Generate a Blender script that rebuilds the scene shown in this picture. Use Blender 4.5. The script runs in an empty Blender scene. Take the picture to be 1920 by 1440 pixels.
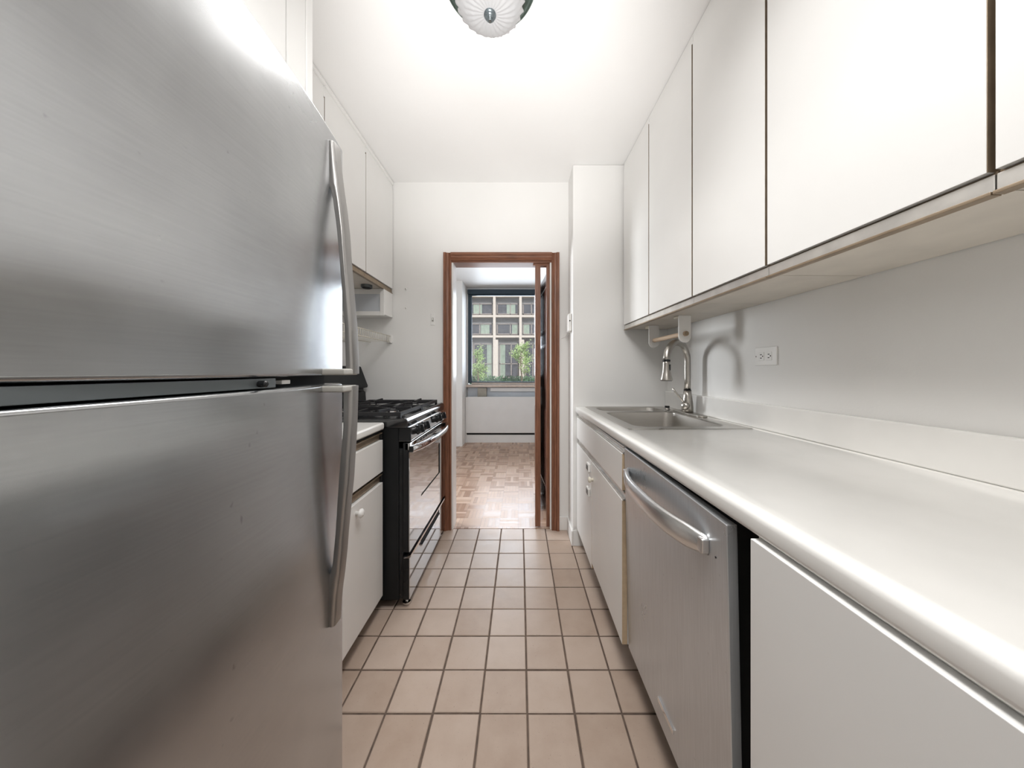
import bpy, bmesh, math, random
from mathutils import Vector, Matrix
random.seed(7)
C = bpy.context.scene.collection
PI = math.pi
# ------------------------------------------------------------------ node / material helpers
def new_mat(name):
    m = bpy.data.materials.new(name); m.use_nodes = True
    nt = m.node_tree; b = nt.nodes['Principled BSDF']
    return m, nt, b
def N(nt, t, **kw):
    n = nt.nodes.new(t)
    for k, v in kw.items():
        if k.startswith('in_'):
            key = k[3:]
            n.inputs[int(key) if key.isdigit() else key].default_value = v
        else: setattr(n, k, v)
    return n
def L(nt, a, b): nt.links.new(a, b)
def M(nt, op, a, b=None, c=None):
    n = nt.nodes.new('ShaderNodeMath'); n.operation = op
    for i, v in enumerate((a, b, c)):
        if v is None: continue
        if isinstance(v, (int, float)): n.inputs[i].default_value = v
        else: nt.links.new(v, n.inputs[i])
    return n.outputs[0]
def mixc(nt, fac, a, b, typ='MIX'):
    n = nt.nodes.new('ShaderNodeMix'); n.data_type = 'RGBA'; n.blend_type = typ
    for sock, v in ((n.inputs[0], fac), (n.inputs[6], a), (n.inputs[7], b)):
        if isinstance(v, (int, float)): sock.default_value = v
        elif isinstance(v, tuple): sock.default_value = (*v, 1) if len(v) == 3 else v
        else: nt.links.new(v, sock)
    return n.outputs[2]
def ramp(nt, fac, stops):
    n = nt.nodes.new('ShaderNodeValToRGB')
    while len(n.color_ramp.elements) < len(stops): n.color_ramp.elements.new(0.5)
    for e, (p, c) in zip(n.color_ramp.elements, stops):
        e.position = p; e.color = (*c, 1) if isinstance(c, tuple) else (c, c, c, 1)
    nt.links.new(fac, n.inputs[0]); return n.outputs[0]
def noise(nt, scale, detail=3, stretch=(1, 1, 1), coord='Object', rough=.5):
    tc = N(nt, 'ShaderNodeTexCoord'); mp = N(nt, 'ShaderNodeMapping'); mp.inputs['Scale'].default_value = stretch
    L(nt, tc.outputs[coord], mp.inputs[0])
    n = N(nt, 'ShaderNodeTexNoise'); n.inputs['Scale'].default_value = scale; n.inputs['Detail'].default_value = detail
    n.inputs['Roughness'].default_value = rough
    L(nt, mp.outputs[0], n.inputs['Vector']); return n.outputs['Fac']
def plain(name, col, rough=.5, metal=0., var=.04, scale=6, bump=0., bscale=120, coat=0., ior=1.5, dist=.002):
    m, nt, b = new_mat(name)
    f = noise(nt, scale)
    c1 = tuple(max(0, x*(1-var)) for x in col); c2 = tuple(min(1, x*(1+var)) for x in col)
    L(nt, ramp(nt, f, [(.3, c1), (.7, c2)]), b.inputs['Base Color'])
    b.inputs['Roughness'].default_value = rough; b.inputs['Metallic'].default_value = metal
    b.inputs['IOR'].default_value = ior; b.inputs['Coat Weight'].default_value = coat
    b.inputs['Coat Roughness'].default_value = .08
    if bump:
        bp = N(nt, 'ShaderNodeBump'); bp.inputs['Strength'].default_value = bump; bp.inputs['Distance'].default_value = dist
        L(nt, noise(nt, bscale, 4), bp.inputs['Height']); L(nt, bp.outputs[0], b.inputs['Normal'])
    return m
def steel(name, col=(.6, .6, .6), rough=.28, stretch=(1, 1, 1), aniso=0., smudge=.1, streak=.05, rot=0.):
    m, nt, b = new_mat(name)
    b.inputs['Metallic'].default_value = 1
    s = noise(nt, 5, 5, rough=.6); g = noise(nt, 300, 2, stretch)
    sp = noise(nt, 70, 2)
    c = ramp(nt, g, [(.3, tuple(x*(1-streak) for x in col)), (.7, tuple(min(1, x*(1+streak)) for x in col))])
    c = mixc(nt, 1., c, ramp(nt, s, [(.3, 1-smudge), (.65, 1.)]), 'MULTIPLY')
    c = mixc(nt, 1., c, ramp(nt, sp, [(.2, .75), (.27, 1.)]), 'MULTIPLY')
    L(nt, c, b.inputs['Base Color'])
    r = M(nt, 'MULTIPLY_ADD', s, .16, rough-.08)
    L(nt, r, b.inputs['Roughness'])
    if aniso:
        b.inputs['Anisotropic'].default_value = aniso; b.inputs['Anisotropic Rotation'].default_value = rot
        t = N(nt, 'ShaderNodeTangent'); t.direction_type = 'RADIAL'; t.axis = 'Z'
        L(nt, t.outputs[0], b.inputs['Tangent'])
    return m
def wood(name, dark, light, rough=.35, axis=2, scale=10):
    m, nt, b = new_mat(name)
    st = [12, 12, 12]; st[axis] = .7
    f = noise(nt, scale, 5, tuple(st), rough=.65)
    L(nt, ramp(nt, f, [(.3, dark), (.7, light)]), b.inputs['Base Color'])
    b.inputs['Roughness'].default_value = rough
    return m

MAT = {}
MAT['wall'] = plain('wall_paint', (.83, .825, .81), .55, var=.02, scale=2, bump=.12, bscale=160)
MAT['ceil'] = plain('ceiling_paint', (.86, .855, .845), .5, var=.015, scale=2, bump=.15, bscale=90)
MAT['lam'] = plain('white_laminate', (.83, .825, .81), .3, var=.02, scale=3)
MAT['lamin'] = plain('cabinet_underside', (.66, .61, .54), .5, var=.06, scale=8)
MAT['lamc'] = plain('grey_white_laminate', (.77, .755, .735), .32, var=.03, scale=3)
MAT['tanedge'] = plain('bare_board_edge', (.55, .42, .28), .6, var=.1, scale=40)
MAT['bronze'] = plain('bronze_channel', (.36, .28, .2), .35, .7, var=.15, scale=20)
MAT['alu'] = plain('aluminium_channel', (.68, .66, .63), .32, .8, var=.1, scale=20)
MAT['counter'] = plain('counter_laminate', (.8, .79, .765), .22, var=.05, scale=5)
MAT['black'] = plain('black_enamel', (.01, .011, .012), .25, var=.2, ior=1.4)
MAT['blackgloss'] = plain('black_cooktop_enamel', (.014, .015, .017), .12, var=.2, ior=1.9)
MAT['blackside'] = plain('black_side_panel', (.009, .01, .011), .45, var=.25, bump=.15, bscale=400, ior=1.35)
MAT['castiron'] = plain('cast_iron', (.018, .018, .02), .5, var=.3, bump=.3, bscale=200)
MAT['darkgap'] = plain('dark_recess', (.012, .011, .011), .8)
MAT['glassblack'] = plain('black_oven_glass', (.02, .02, .022), .05, var=.1, ior=10.)
MAT['steelf'] = steel('fridge_steel', (.5, .51, .52), .24, (1, .02, 1), .65, .14, .03)
MAT['steelh'] = steel('handle_steel', (.36, .35, .34), .32, (1, 1, .05), 0, .06, .04)
MAT['steeld'] = steel('dishwasher_steel', (.58, .6, .62), .3, (1, 1, .02), 0, .06, .05, 0)
MAT['steeld'].node_tree.nodes['Principled BSDF'].inputs['Metallic'].default_value = .72
MAT['steeldh'] = steel('dishwasher_handle_steel', (.72, .72, .72), .3, (1, .05, 1), 0, .05, .03)
MAT['steels'] = steel('sink_steel', (.6, .58, .55), .3, (.05, 1, 1), 0, .08, .04)
MAT['nickel'] = steel('brushed_nickel', (.42, .4, .37), .3, (1, 1, .1), 0, .05, .03)
MAT['chrome'] = plain('chrome', (.8, .8, .8), .1, 1.)
MAT['fridgegrey'] = plain('fridge_side', (.25, .25, .255), .5)
MAT['taupe'] = plain('taupe_plastic', (.42, .41, .38), .45)
MAT['hingegrey'] = plain('hinge_plate', (.16, .18, .19), .35, .6)
MAT['plastic'] = plain('white_plastic', (.82, .81, .79), .35)
MAT['cream'] = plain('cream_plastic', (.72, .68, .58), .4)
MAT['wire'] = plain('wire_coat', (.7, .66, .57), .4)
MAT['casing'] = wood('casing_wood', (.13, .05, .027), (.29, .125, .07), .32)
MAT['casingh'] = wood('casing_wood_header', (.13, .05, .027), (.29, .125, .07), .32, axis=0)
MAT['doorwood'] = wood('door_wood', (.06, .027, .02), (.13, .06, .045), .15)
MAT['dowel'] = wood('dowel_wood', (.5, .36, .24), (.66, .5, .36), .5, axis=1)
MAT['navy'] = plain('navy_frame', (.035, .06, .085), .4)
MAT['shade'] = plain('navy_shade', (.03, .05, .07), .7)
MAT['sill'] = plain('stone_sill', (.6, .5, .43), .3, var=.1, scale=20)
MAT['radwhite'] = plain('radiator_white', (.74, .735, .725), .4, var=.02)
MAT['radgrey'] = plain('radiator_grey', (.55, .58, .62), .5)
MAT['bronzebox'] = plain('bare_metal_valve', (.3, .28, .24), .5, .3, var=.2)
MAT['greenmetal'] = plain('verdigris_metal', (.12, .17, .15), .35, .8, var=.3, scale=25)
MAT['finial'] = plain('pewter_finial', (.22, .26, .28), .22, .9, var=.3, scale=60)
MAT['facade'] = plain('facade_cream', (.68, .57, .47), .8, var=.06)
MAT['spandrel'] = plain('facade_grey', (.24, .225, .21), .8, var=.15, scale=4)
MAT['curtain'] = plain('pale_green_curtain', (.36, .41, .32), .9, var=.12, scale=3)
MAT['inframe'] = plain('brown_window_frame', (.34, .28, .24), .7)
MAT['farglass'] = plain('far_window_glass', (.1, .095, .1), .2, var=.3, scale=3)
MAT['bark'] = plain('tree_bark', (.2, .14, .09), .9, var=.3)
MAT['ground'] = plain('paved_ground', (.3, .29, .27), .9, var=.1)
def leaf_mat(name, a, b_):
    m, nt, b = new_mat(name)
    L(nt, ramp(nt, noise(nt, 3, 4), [(.3, a), (.7, b_)]), b.inputs['Base Color'])
    b.inputs['Roughness'].default_value = .6
    b.inputs['Subsurface Weight'].default_value = 0
    return m
MAT['leaf'] = leaf_mat('tree_leaves', (.26, .4, .1), (.6, .72, .3))
MAT['hedge'] = leaf_mat('hedge_leaves', (.05, .11, .05), (.14, .24, .12))

def glass_pane(name, tint=(.86, .88, .9)):
    m, nt, b = new_mat(name)
    nt.nodes.remove(b)
    tr = N(nt, 'ShaderNodeBsdfTransparent'); tr.inputs[0].default_value = (*tint, 1)
    gl = N(nt, 'ShaderNodeBsdfGlossy'); gl.inputs['Roughness'].default_value = .02
    fr = N(nt, 'ShaderNodeFresnel'); fr.inputs[0].default_value = 1.45
    mx = N(nt, 'ShaderNodeMixShader'); L(nt, fr.outputs[0], mx.inputs[0]); L(nt, tr.outputs[0], mx.inputs[1]); L(nt, gl.outputs[0], mx.inputs[2])
    # dust haze on the pane
    df = N(nt, 'ShaderNodeBsdfDiffuse'); df.inputs[0].default_value = (.75, .75, .75, 1)
    m2 = N(nt, 'ShaderNodeMixShader')
    L(nt, M(nt, 'MULTIPLY', noise(nt, 4, 3, (1, 1, .3)), .09), m2.inputs[0]); L(nt, mx.outputs[0], m2.inputs[1]); L(nt, df.outputs[0], m2.inputs[2])
    L(nt, m2.outputs[0], nt.nodes['Material Output'].inputs[0])
    return m
MAT['pane'] = glass_pane('window_pane')
def lamp_glass():
    m, nt, b = new_mat('frosted_lamp_glass')
    b.inputs['Base Color'].default_value = (.56, .56, .57, 1); b.inputs['Roughness'].default_value = .25
    b.inputs['Transmission Weight'].default_value = .25
    return m
MAT['lampglass'] = lamp_glass()

TX0, TY0, TS = .0257, 1.127, .1645
def tile_mat():
    m, nt, b = new_mat('quarry_tile')
    g = N(nt, 'ShaderNodeNewGeometry'); s = N(nt, 'ShaderNodeSeparateXYZ'); L(nt, g.outputs['Position'], s.inputs[0])
    fx = M(nt, 'FLOOR', M(nt, 'DIVIDE', M(nt, 'SUBTRACT', s.outputs[0], TX0), TS))
    fy = M(nt, 'FLOOR', M(nt, 'DIVIDE', M(nt, 'SUBTRACT', s.outputs[1], TY0), TS))
    cb = N(nt, 'ShaderNodeCombineXYZ'); L(nt, fx, cb.inputs[0]); L(nt, fy, cb.inputs[1])
    wn = N(nt, 'ShaderNodeTexWhiteNoise'); L(nt, cb.outputs[0], wn.inputs['Vector'])
    f = noise(nt, 9, 5, rough=.6)
    v = M(nt, 'MULTIPLY_ADD', wn.outputs['Value'], .45, M(nt, 'MULTIPLY', f, .55))
    c = ramp(nt, v, [(.2, (.4, .3, .235)), (.5, (.48, .375, .305)), (.8, (.55, .445, .375))])
    sp = noise(nt, 220, 2)
    c = mixc(nt, 1., c, ramp(nt, sp, [(.24, .5), (.3, 1.)]), 'MULTIPLY')
    L(nt, c, b.inputs['Base Color'])
    L(nt, M(nt, 'MULTIPLY_ADD', f, .25, .25), b.inputs['Roughness'])
    bp = N(nt, 'ShaderNodeBump'); bp.inputs['Strength'].default_value = .25; bp.inputs['Distance'].default_value = .004
    L(nt, noise(nt, 12, 4), bp.inputs['Height']); L(nt, bp.outputs[0], b.inputs['Normal'])
    return m
MAT['tile'] = tile_mat()
MAT['grout'] = plain('grout', (.12, .085, .065), .9, var=.25, scale=30, bump=.4, bscale=300)
def parquet_mat():
    m, nt, b = new_mat('parquet_blocks')
    S = .145; K = 5
    g = N(nt, 'ShaderNodeNewGeometry'); s = N(nt, 'ShaderNodeSeparateXYZ'); L(nt, g.outputs['Position'], s.inputs[0])
    X = M(nt, 'DIVIDE', M(nt, 'ADD', s.outputs[0], 10.02), S); Y = M(nt, 'DIVIDE', M(nt, 'ADD', s.outputs[1], 10.), S)
    ix = M(nt, 'FLOOR', X); iy = M(nt, 'FLOOR', Y)
    par = M(nt, 'MODULO', M(nt, 'ADD', ix, iy), 2.)
    fx = M(nt, 'FRACT', X); fy = M(nt, 'FRACT', Y)
    inv = M(nt, 'SUBTRACT', 1., par)
    a = M(nt, 'ADD', M(nt, 'MULTIPLY', fx, par), M(nt, 'MULTIPLY', fy, inv))
    bb = M(nt, 'ADD', M(nt, 'MULTIPLY', fy, par), M(nt, 'MULTIPLY', fx, inv))
    k = M(nt, 'MULTIPLY', a, K); ik = M(nt, 'FLOOR', k); fk = M(nt, 'FRACT', k)
    cb = N(nt, 'ShaderNodeCombineXYZ'); L(nt, M(nt, 'MULTIPLY_ADD', ix, 7.3, ik), cb.inputs[0]); L(nt, iy, cb.inputs[1])
    wn = N(nt, 'ShaderNodeTexWhiteNoise'); L(nt, cb.outputs[0], wn.inputs['Vector'])
    cb2 = N(nt, 'ShaderNodeCombineXYZ'); L(nt, ix, cb2.inputs[0]); L(nt, iy, cb2.inputs[1])
    wn2 = N(nt, 'ShaderNodeTexWhiteNoise'); L(nt, cb2.outputs[0], wn2.inputs['Vector'])
    gr = noise(nt, 25, 4)
    v = M(nt, 'ADD', M(nt, 'MULTIPLY', wn.outputs['Value'], .5), M(nt, 'ADD', M(nt, 'MULTIPLY', gr, .3), M(nt, 'MULTIPLY', wn2.outputs['Value'], .25)))
    c = ramp(nt, v, [(.2, (.3, .17, .11)), (.5, (.43, .28, .195)), (.85, (.55, .39, .29))])
    def edge(f, w): return M(nt, 'MINIMUM', f, M(nt, 'SUBTRACT', 1., f)), w
    e1 = M(nt, 'LESS_THAN', M(nt, 'MINIMUM', fk, M(nt, 'SUBTRACT', 1., fk)), .045)
    e2 = M(nt, 'LESS_THAN', M(nt, 'MINIMUM', bb, M(nt, 'SUBTRACT', 1., bb)), .012)
    e = M(nt, 'MAXIMUM', e1, e2)
    c = mixc(nt, M(nt, 'MULTIPLY', e, .55), c, (.09, .045, .03))
    L(nt, c, b.inputs['Base Color'])
    L(nt, M(nt, 'MULTIPLY_ADD', wn.outputs['Value'], .15, .22), b.inputs['Roughness'])
    return m
MAT['parquet'] = parquet_mat()

# ------------------------------------------------------------------ mesh helpers
class MB:
    """collects shapes into one bmesh"""
    def __init__(s): s.bm = bmesh.new()
    def box(s, x0, x1, y0, y1, z0, z1):
        v = [s.bm.verts.new(p) for p in ((x0,y0,z0),(x1,y0,z0),(x1,y1,z0),(x0,y1,z0),(x0,y0,z1),(x1,y0,z1),(x1,y1,z1),(x0,y1,z1))]
        for f in ((0,3,2,1),(4,5,6,7),(0,1,5,4),(1,2,6,5),(2,3,7,6),(3,0,4,7)): s.bm.faces.new([v[i] for i in f])
        return s
    def loft(s, rings, cap0=True, cap1=True, closed=True):
        R = [[s.bm.verts.new(p) for p in r] for r in rings]
        n = len(R[0])
        for a, b in zip(R, R[1:]):
            for i in range(n if closed else n-1):
                j = (i+1) % n
                s.bm.faces.new((a[i], a[j], b[j], b[i]))
        if cap0: s.bm.faces.new(list(reversed(R[0])))
        if cap1: s.bm.faces.new(R[-1])
        return s
    def prism(s, pts, axis, a, b):
        """closed 2D outline pts extruded along axis ('x','y','z') from a to b"""
        def P(p, t):
            return {'x': (t, p[0], p[1]), 'y': (p[0], t, p[1]), 'z': (p[0], p[1], t)}[axis]
        return s.loft([[P(p, a) for p in pts], [P(p, b) for p in pts]])
    def tube(s, path, r, n=12, cap=True):
        path = [Vector(p) for p in path]; k = len(path)
        rr = r if isinstance(r, (list, tuple)) else [r]*k
        t0 = (path[1]-path[0]).normalized()
        u = t0.cross(Vector((0,0,1)) if abs(t0.z) < .9 else Vector((1,0,0))).normalized()
        rings = []
        for i, p in enumerate(path):
            t = (path[min(i+1,k-1)]-path[max(i-1,0)]).normalized()
            u = (u - t*u.dot(t)).normalized(); w = t.cross(u)
            rings.append([tuple(p+(u*math.cos(a)+w*math.sin(a))*rr[i]) for a in (2*PI*j/n for j in range(n))])
        return s.loft(rings, cap, cap)
    def lathe(s, prof, c, n=24, axis='z', cap0=True, cap1=True):
        """prof: (radius, height along axis)"""
        rings = []
        for r, h in prof:
            ring = []
            for j in range(n):
                a = 2*PI*j/n; x, y = r*math.cos(a), r*math.sin(a)
                if axis == 'z': p = (c[0]+x, c[1]+y, c[2]+h)
                elif axis == 'x': p = (c[0]+h, c[1]+x, c[2]+y)
                else: p = (c[0]+x, c[1]+h, c[2]+y)
                ring.append(p)
            rings.append(ring)
        return s.loft(rings, cap0, cap1)
def rrect(x0, x1, y0, y1, r, n=6):
    pts = []
    for cx, cy, a0 in ((x1-r, y1-r, 0), (x0+r, y1-r, PI/2), (x0+r, y0+r, PI), (x1-r, y0+r, 1.5*PI)):
        for i in range(n+1):
            a = a0+PI/2*i/n; pts.append((cx+r*math.cos(a), cy+r*math.sin(a)))
    return pts
def arc(cx, cy, r, a0, a1, n): return [(cx+r*math.cos(a0+(a1-a0)*i/n), cy+r*math.sin(a0+(a1-a0)*i/n)) for i in range(n+1)]

# the right-hand run of cabinets stands one degree off square to the left-hand run
RX, RTH = .424, .0165
SX = .3845         # front of the sink cabinet, which is square to the room
def toW(p, fr):
    x, y, z = p
    if fr == 'R': return (RX+x*math.cos(RTH)-y*math.sin(RTH), x*math.sin(RTH)+y*math.cos(RTH), z)
    if fr == 'S': return (SX+x, y, z)
    return (x, y, z)
BASE = {}
def setp(o, label, cat, group=None, kind=None):
    if label: o['label'] = label
    if cat: o['category'] = cat
    if group: o['group'] = group
    if kind: o['kind'] = kind
def thing(name, label, cat, base, fr='L', group=None, kind=None):
    o = bpy.data.objects.new(name, None); C.objects.link(o); o.empty_display_size = .05
    o.location = toW(base, fr); o.rotation_euler = (0, 0, RTH if fr == 'R' else 0)
    BASE[o] = Vector(base); setp(o, label, cat, group, kind); return o
def obj(name, mb, mat, parent=None, base=None, fr='L', bevel=0., seg=2, smooth=False, label=None, cat=None, group=None, kind=None, mats=None, angle=40):
    bm = mb.bm
    bmesh.ops.recalc_face_normals(bm, faces=bm.faces)
    me = bpy.data.meshes.new(name)
    b = BASE[parent] if parent is not None else Vector(base or (0, 0, 0))
    for v in bm.verts: v.co -= b
    bm.to_mesh(me); bm.free()
    o = bpy.data.objects.new(name, me); C.objects.link(o)
    for m in (mats or [mat]): me.materials.append(MAT[m])
    if parent is not None: o.parent = parent; BASE[o] = b
    else:
        o.location = toW(b, fr); o.rotation_euler = (0, 0, RTH if fr == 'R' else 0); BASE[o] = b
    setp(o, label, cat, group, kind)
    if smooth:
        for p in me.polygons: p.use_smooth = True
    if bevel:
        md = o.modifiers.new('bevel', 'BEVEL'); md.width = bevel; md.segments = seg; md.limit_method = 'ANGLE'; md.angle_limit = math.radians(angle)
        for p in me.polygons: p.use_smooth = True
        wn = o.modifiers.new('wn', 'WEIGHTED_NORMAL'); wn.keep_sharp = True
        if smooth: o.modifiers.remove(wn)
    return o
def bx(name, mat, parent, x0, x1, y0, y1, z0, z1, bevel=.002, **k):
    return obj(name, MB().box(x0, x1, y0, y1, z0, z1), mat, parent, bevel=bevel, **k)
def struct(name, mb, mat, base=(0,0,0), fr='L', bevel=0., **k): return obj(name, mb, mat, None, base, fr, bevel, kind='structure', **k)

H = 2.6
YF = 2.43          # far wall face
# ------------------------------------------------------------------ the room
fl = MB()
nx0, nx1, ny0, ny1 = -9, 4, -17, 7
for i in range(nx0, nx1+3):
    for j in range(ny0, ny1+1):
        x = TX0+i*TS; y = TY0+j*TS; g = .0035
        jx, jy = random.uniform(-.0008, .0008), random.uniform(-.0008, .0008)
        x0, x1, y0, y1 = x+g+jx, x+TS-g+jx, y+g+jy, y+TS-g+jy
        b = .0022; dz = random.uniform(-.0005, .0005)
        fl.loft([[(x0,y0,-.004),(x1,y0,-.004),(x1,y1,-.004),(x0,y1,-.004)], [(x0,y0,-b+dz),(x1,y0,-b+dz),(x1,y1,-b+dz),(x0,y1,-b+dz)],
                 [(x0+b,y0+b,dz),(x1-b,y0+b,dz),(x1-b,y1-b,dz),(x0+b,y1-b,dz)]], cap0=False)
fo = struct('floor', fl, 'tile', mats=['tile', 'grout'])
gb = MB().box(-1.5, 1.5, -1.7, 2.4435, -.05, -.003)
for f in gb.bm.faces: f.material_index = 0
g_o = obj('grout_bed', gb, 'grout', fo, kind='structure')
struct('floor_parquet', MB().box(-2.4, 2.3, 2.4435, 5.7, -.05, .001), 'parquet')
struct('ceiling', MB().box(-1.5, 1.5, -1.7, YF, H, H+.1), 'ceil')
struct('ceiling_far_room', MB().box(-2.4, 2.3, YF+.12, 5.7, H, H+.1), 'ceil')
struct('wall_left', MB().box(-1.4, -1.27, -1.7, YF, 0, H), 'wall')
struct('wall_right', MB().box(.62, .75, -1.7, 2.6, 0, H), 'wall', fr='R')
struct('wall_back', MB().box(-1.4, 1.3, -1.8, -1.7, 0, H), 'wall')
OX0, OX1, OZ = -.513, .236, 2.012
struct('wall_far', MB().box(-2.4, OX0, YF, YF+.12, 0, H+.1).box(OX1, 2.3, YF, YF+.12, 0, H+.1).box(OX0, OX1, YF, YF+.12, OZ, H+.1), 'wall')
struct('wall_pier', MB().box(.362, 1.1, 2.22, YF, 0, H), 'wall', bevel=.006)
struct('baseboard_pier', MB().prism([(2.2, 0), (2.215, .095), (2.22, .1), (2.22, 0)], 'x', .356, .46).box(.35, .362, 2.2, YF, 0, .1), 'wall', bevel=.003)
struct('baseboard_far', MB().box(.29, .352, YF-.014, YF, 0, .1), 'wall', bevel=.003)
# far room shell
FW = 5.54
WX0, WX1, WZ0, WZ1 = -.89, 1.15, .955, 2.575
struct('wall_far_room_left', MB().box(-2.4, -2.3, 2.55, 5.7, 0, .85).box(-2.4, -2.3, 2.55, 5.7, 2.3, H).box(-2.4, -2.3, 2.55, 2.95, .85, 2.3).box(-2.4, -2.3, 4.7, 5.7, .85, 2.3), 'wall')
struct('wall_far_room_right', MB().box(2.2, 2.3, 2.55, 5.7, 0, H), 'wall')
struct('wall_window', MB().box(-2.4, WX0, FW, FW+.16, 0, H).box(WX1, 2.3, FW, FW+.16, 0, H).box(WX0, WX1, FW, FW+.16, 0, WZ0).box(WX0, WX1, FW, FW+.16, WZ1, H), 'wall')
struct('wall_pillar', MB().box(-2.3, -.905, 5.08, FW, 0, H), 'wall', bevel=.004)
struct('baseboard_window', MB().box(-.905, 2.2, 5.36, 5.38, 0, .13), 'radwhite', bevel=.003)
# door casing
cs = thing('door_1', None, None, (0, YF, 0), kind='structure')
def casing_profile(x_in, x_out):   # x_in is the opening side
    s = 1 if x_out > x_in else -1; w = abs(x_out-x_in)
    return [(x_in, YF), (x_in, YF-.012), (x_in+s*.008, YF-.018), (x_in+s*.016, YF-.014), (x_in+s*.02, YF-.018), (x_in+s*(w-.022), YF-.02), (x_in+s*(w-.018), YF-.028), (x_in+s*w, YF-.028), (x_out, YF)]
CW = .056
obj('casing', MB().prism(casing_profile(OX0, OX0-CW), 'z', 0, OZ+CW), 'casing', cs)
obj('casing', MB().prism(casing_profile(OX1, OX1+CW), 'z', 0, OZ+CW), 'casing', cs)
hp = [(y, z) for (z, y) in casing_profile(OZ, OZ+CW)]
obj('header_casing', MB().prism(hp, 'x', OX0-.002, OX1+.002), 'casingh', cs)
obj('jamb', MB().box(OX0, OX0+.012, YF, YF+.12, 0, OZ-.012), 'lam', cs, bevel=.001)
obj('jamb', MB().box(OX1-.012, OX1, YF, YF+.12, 0, OZ-.012), 'lam', cs, bevel=.001)
obj('head_jamb', MB().box(OX0, OX1, YF, YF+.12, OZ-.012, OZ), 'casingh', cs, bevel=.001)

# folding door, folded back at the right of the opening
bd = thing('bifold_door', 'dark wooden folding door folded open at the right side of the doorway', 'door', (.2, 2.6, 0))
def leafp(name, x, y, ang, w, faceside, zb=.012, t=.034):
    """leaf starting at (x,y) going back at angle"""
    d = Vector((math.sin(ang), math.cos(ang), 0)); n = Vector((d.y, -d.x, 0))
    def ring(u0, u1, z): return [tuple(Vector((x, y, z))+d*u0), tuple(Vector((x, y, z))+d*u1), tuple(Vector((x, y, z))+d*u1+n*t), tuple(Vector((x, y, z))+d*u0+n*t)]
    m = MB().loft([ring(0, w, zb), ring(0, w, 2.0)])
    lf = obj(name, m, 'doorwood', bd, bevel=.002)
    for z0, z1 in ((.2, .88), (1.02, 1.42), (1.5, 1.9)):
        q = MB()
        off = -.006
        def rr(u0, u1, za, o): return [tuple(Vector((x, y, za))+d*u0+n*o), tuple(Vector((x, y, za))+d*u1+n*o)]
        a = rr(.07, w-.07, z0, .001) + list(reversed(rr(.07, w-.07, z1, .001)))
        b_ = rr(.1, w-.1, z0+.03, off) + list(reversed(rr(.1, w-.1, z1-.03, off)))
        q.loft([a, b_])
        obj('panel', q, 'doorwood', lf, smooth=False)
    return lf
leafp('leaf', .226, 2.60, -.07, .55, 0)
leafp('leaf', .134, 2.78, .03, .37, 0)
obj('stile', MB().box(.115, .155, 2.448, 2.49, .012, 1.985), 'casing', bd, bevel=.002, label='brown edge stile of the outer leaf')
obj('stile', MB().box(.2, .233, 2.448, 2.49, .012, 1.985), 'casing', bd, bevel=.002, label='brown edge stile beside the door casing')
for z in (.25, 1.0, 1.85):
    obj('hinge', MB().tube([(.135, 2.79, z-.04), (.135, 2.79, z+.04)], .006, 8), 'chrome', bd)
obj('top_track', MB().box(.1, OX1-.012, 2.45, 2.49, 1.984, OZ-.012), 'casingh', bd)

# ------------------------------------------------------------------ window of the far room
w = thing('window_1', None, None, (.13, FW, WZ0), kind='structure')
fm = MB()
FY0, FY1 = FW+.02, FW+.09
fm.box(WX0, WX0+.06, FY0, FY1, WZ0+.02, WZ1).box(WX1-.06, WX1, FY0, FY1, WZ0+.02, WZ1).box(WX0+.06, WX1-.06, FY0, FY1, WZ1-.09, WZ1).box(WX0+.06, WX1-.06, FY0, FY1, WZ0+.02, WZ0+.05)
obj('window_frame', fm, 'navy', w, bevel=.004)
obj('pane', MB().box(WX0+.06, WX1-.06, FW+.05, FW+.056, WZ0+.05, WZ1-.09), 'pane', w)
obj('window_sill', MB().box(WX0-.05, WX1+.05, FW-.1, FW+.1, WZ0-.045, WZ0), 'sill', w, bevel=.006)
obj('glazing_rail', MB().box(WX0+.06, WX1-.06, FY0-.005, FY0+.02, WZ0, WZ0+.03), 'sill', w, bevel=.004)
rs = thing('roller_shade', 'rolled-up navy blind across the top of the window', 'blind', (.13, FW-.02, 2.48))
obj('cassette', MB().prism(rrect(FW-.065, FW-.001, 2.485, 2.565, .012, 4), 'x', WX0+.005, WX1-.005), 'shade', rs, bevel=.002)
obj('bottom_bar', MB().tube([(WX0+.03, FW-.03, 2.474), (WX1-.03, FW-.03, 2.474)], .011, 10), 'navy', rs, smooth=True)
# radiator cover below the window
rc = thing('radiator_cover', 'white radiator cover panel standing below the window', 'radiator cover', (.3, 5.35, 0))
obj('front_panel', MB().box(-.9, 1.9, 5.33, 5.345, .165, .76), 'radwhite', rc, bevel=.004)
obj('side_panel', MB().box(-.903, -.885, 5.345, FW-.005, .0, .74), 'radwhite', rc, bevel=.002)
obj('back_panel', MB().box(-.885, 1.9, 5.5, FW-.005, .3, .905), 'radgrey', rc)
obj('dark_slot', MB().box(-.88, 1.9, 5.36, 5.38, .131, .165), 'darkgap', rc)
obj('valve_box', MB().box(-.71, -.56, 5.42, 5.5, .6, .9), 'bronzebox', rc, bevel=.004, label='bare metal box in the gap above the panel')
obj('inner_rail', MB().box(-.5, 1.9, 5.47, 5.499, .84, .9), 'radwhite', rc, bevel=.003)

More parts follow.
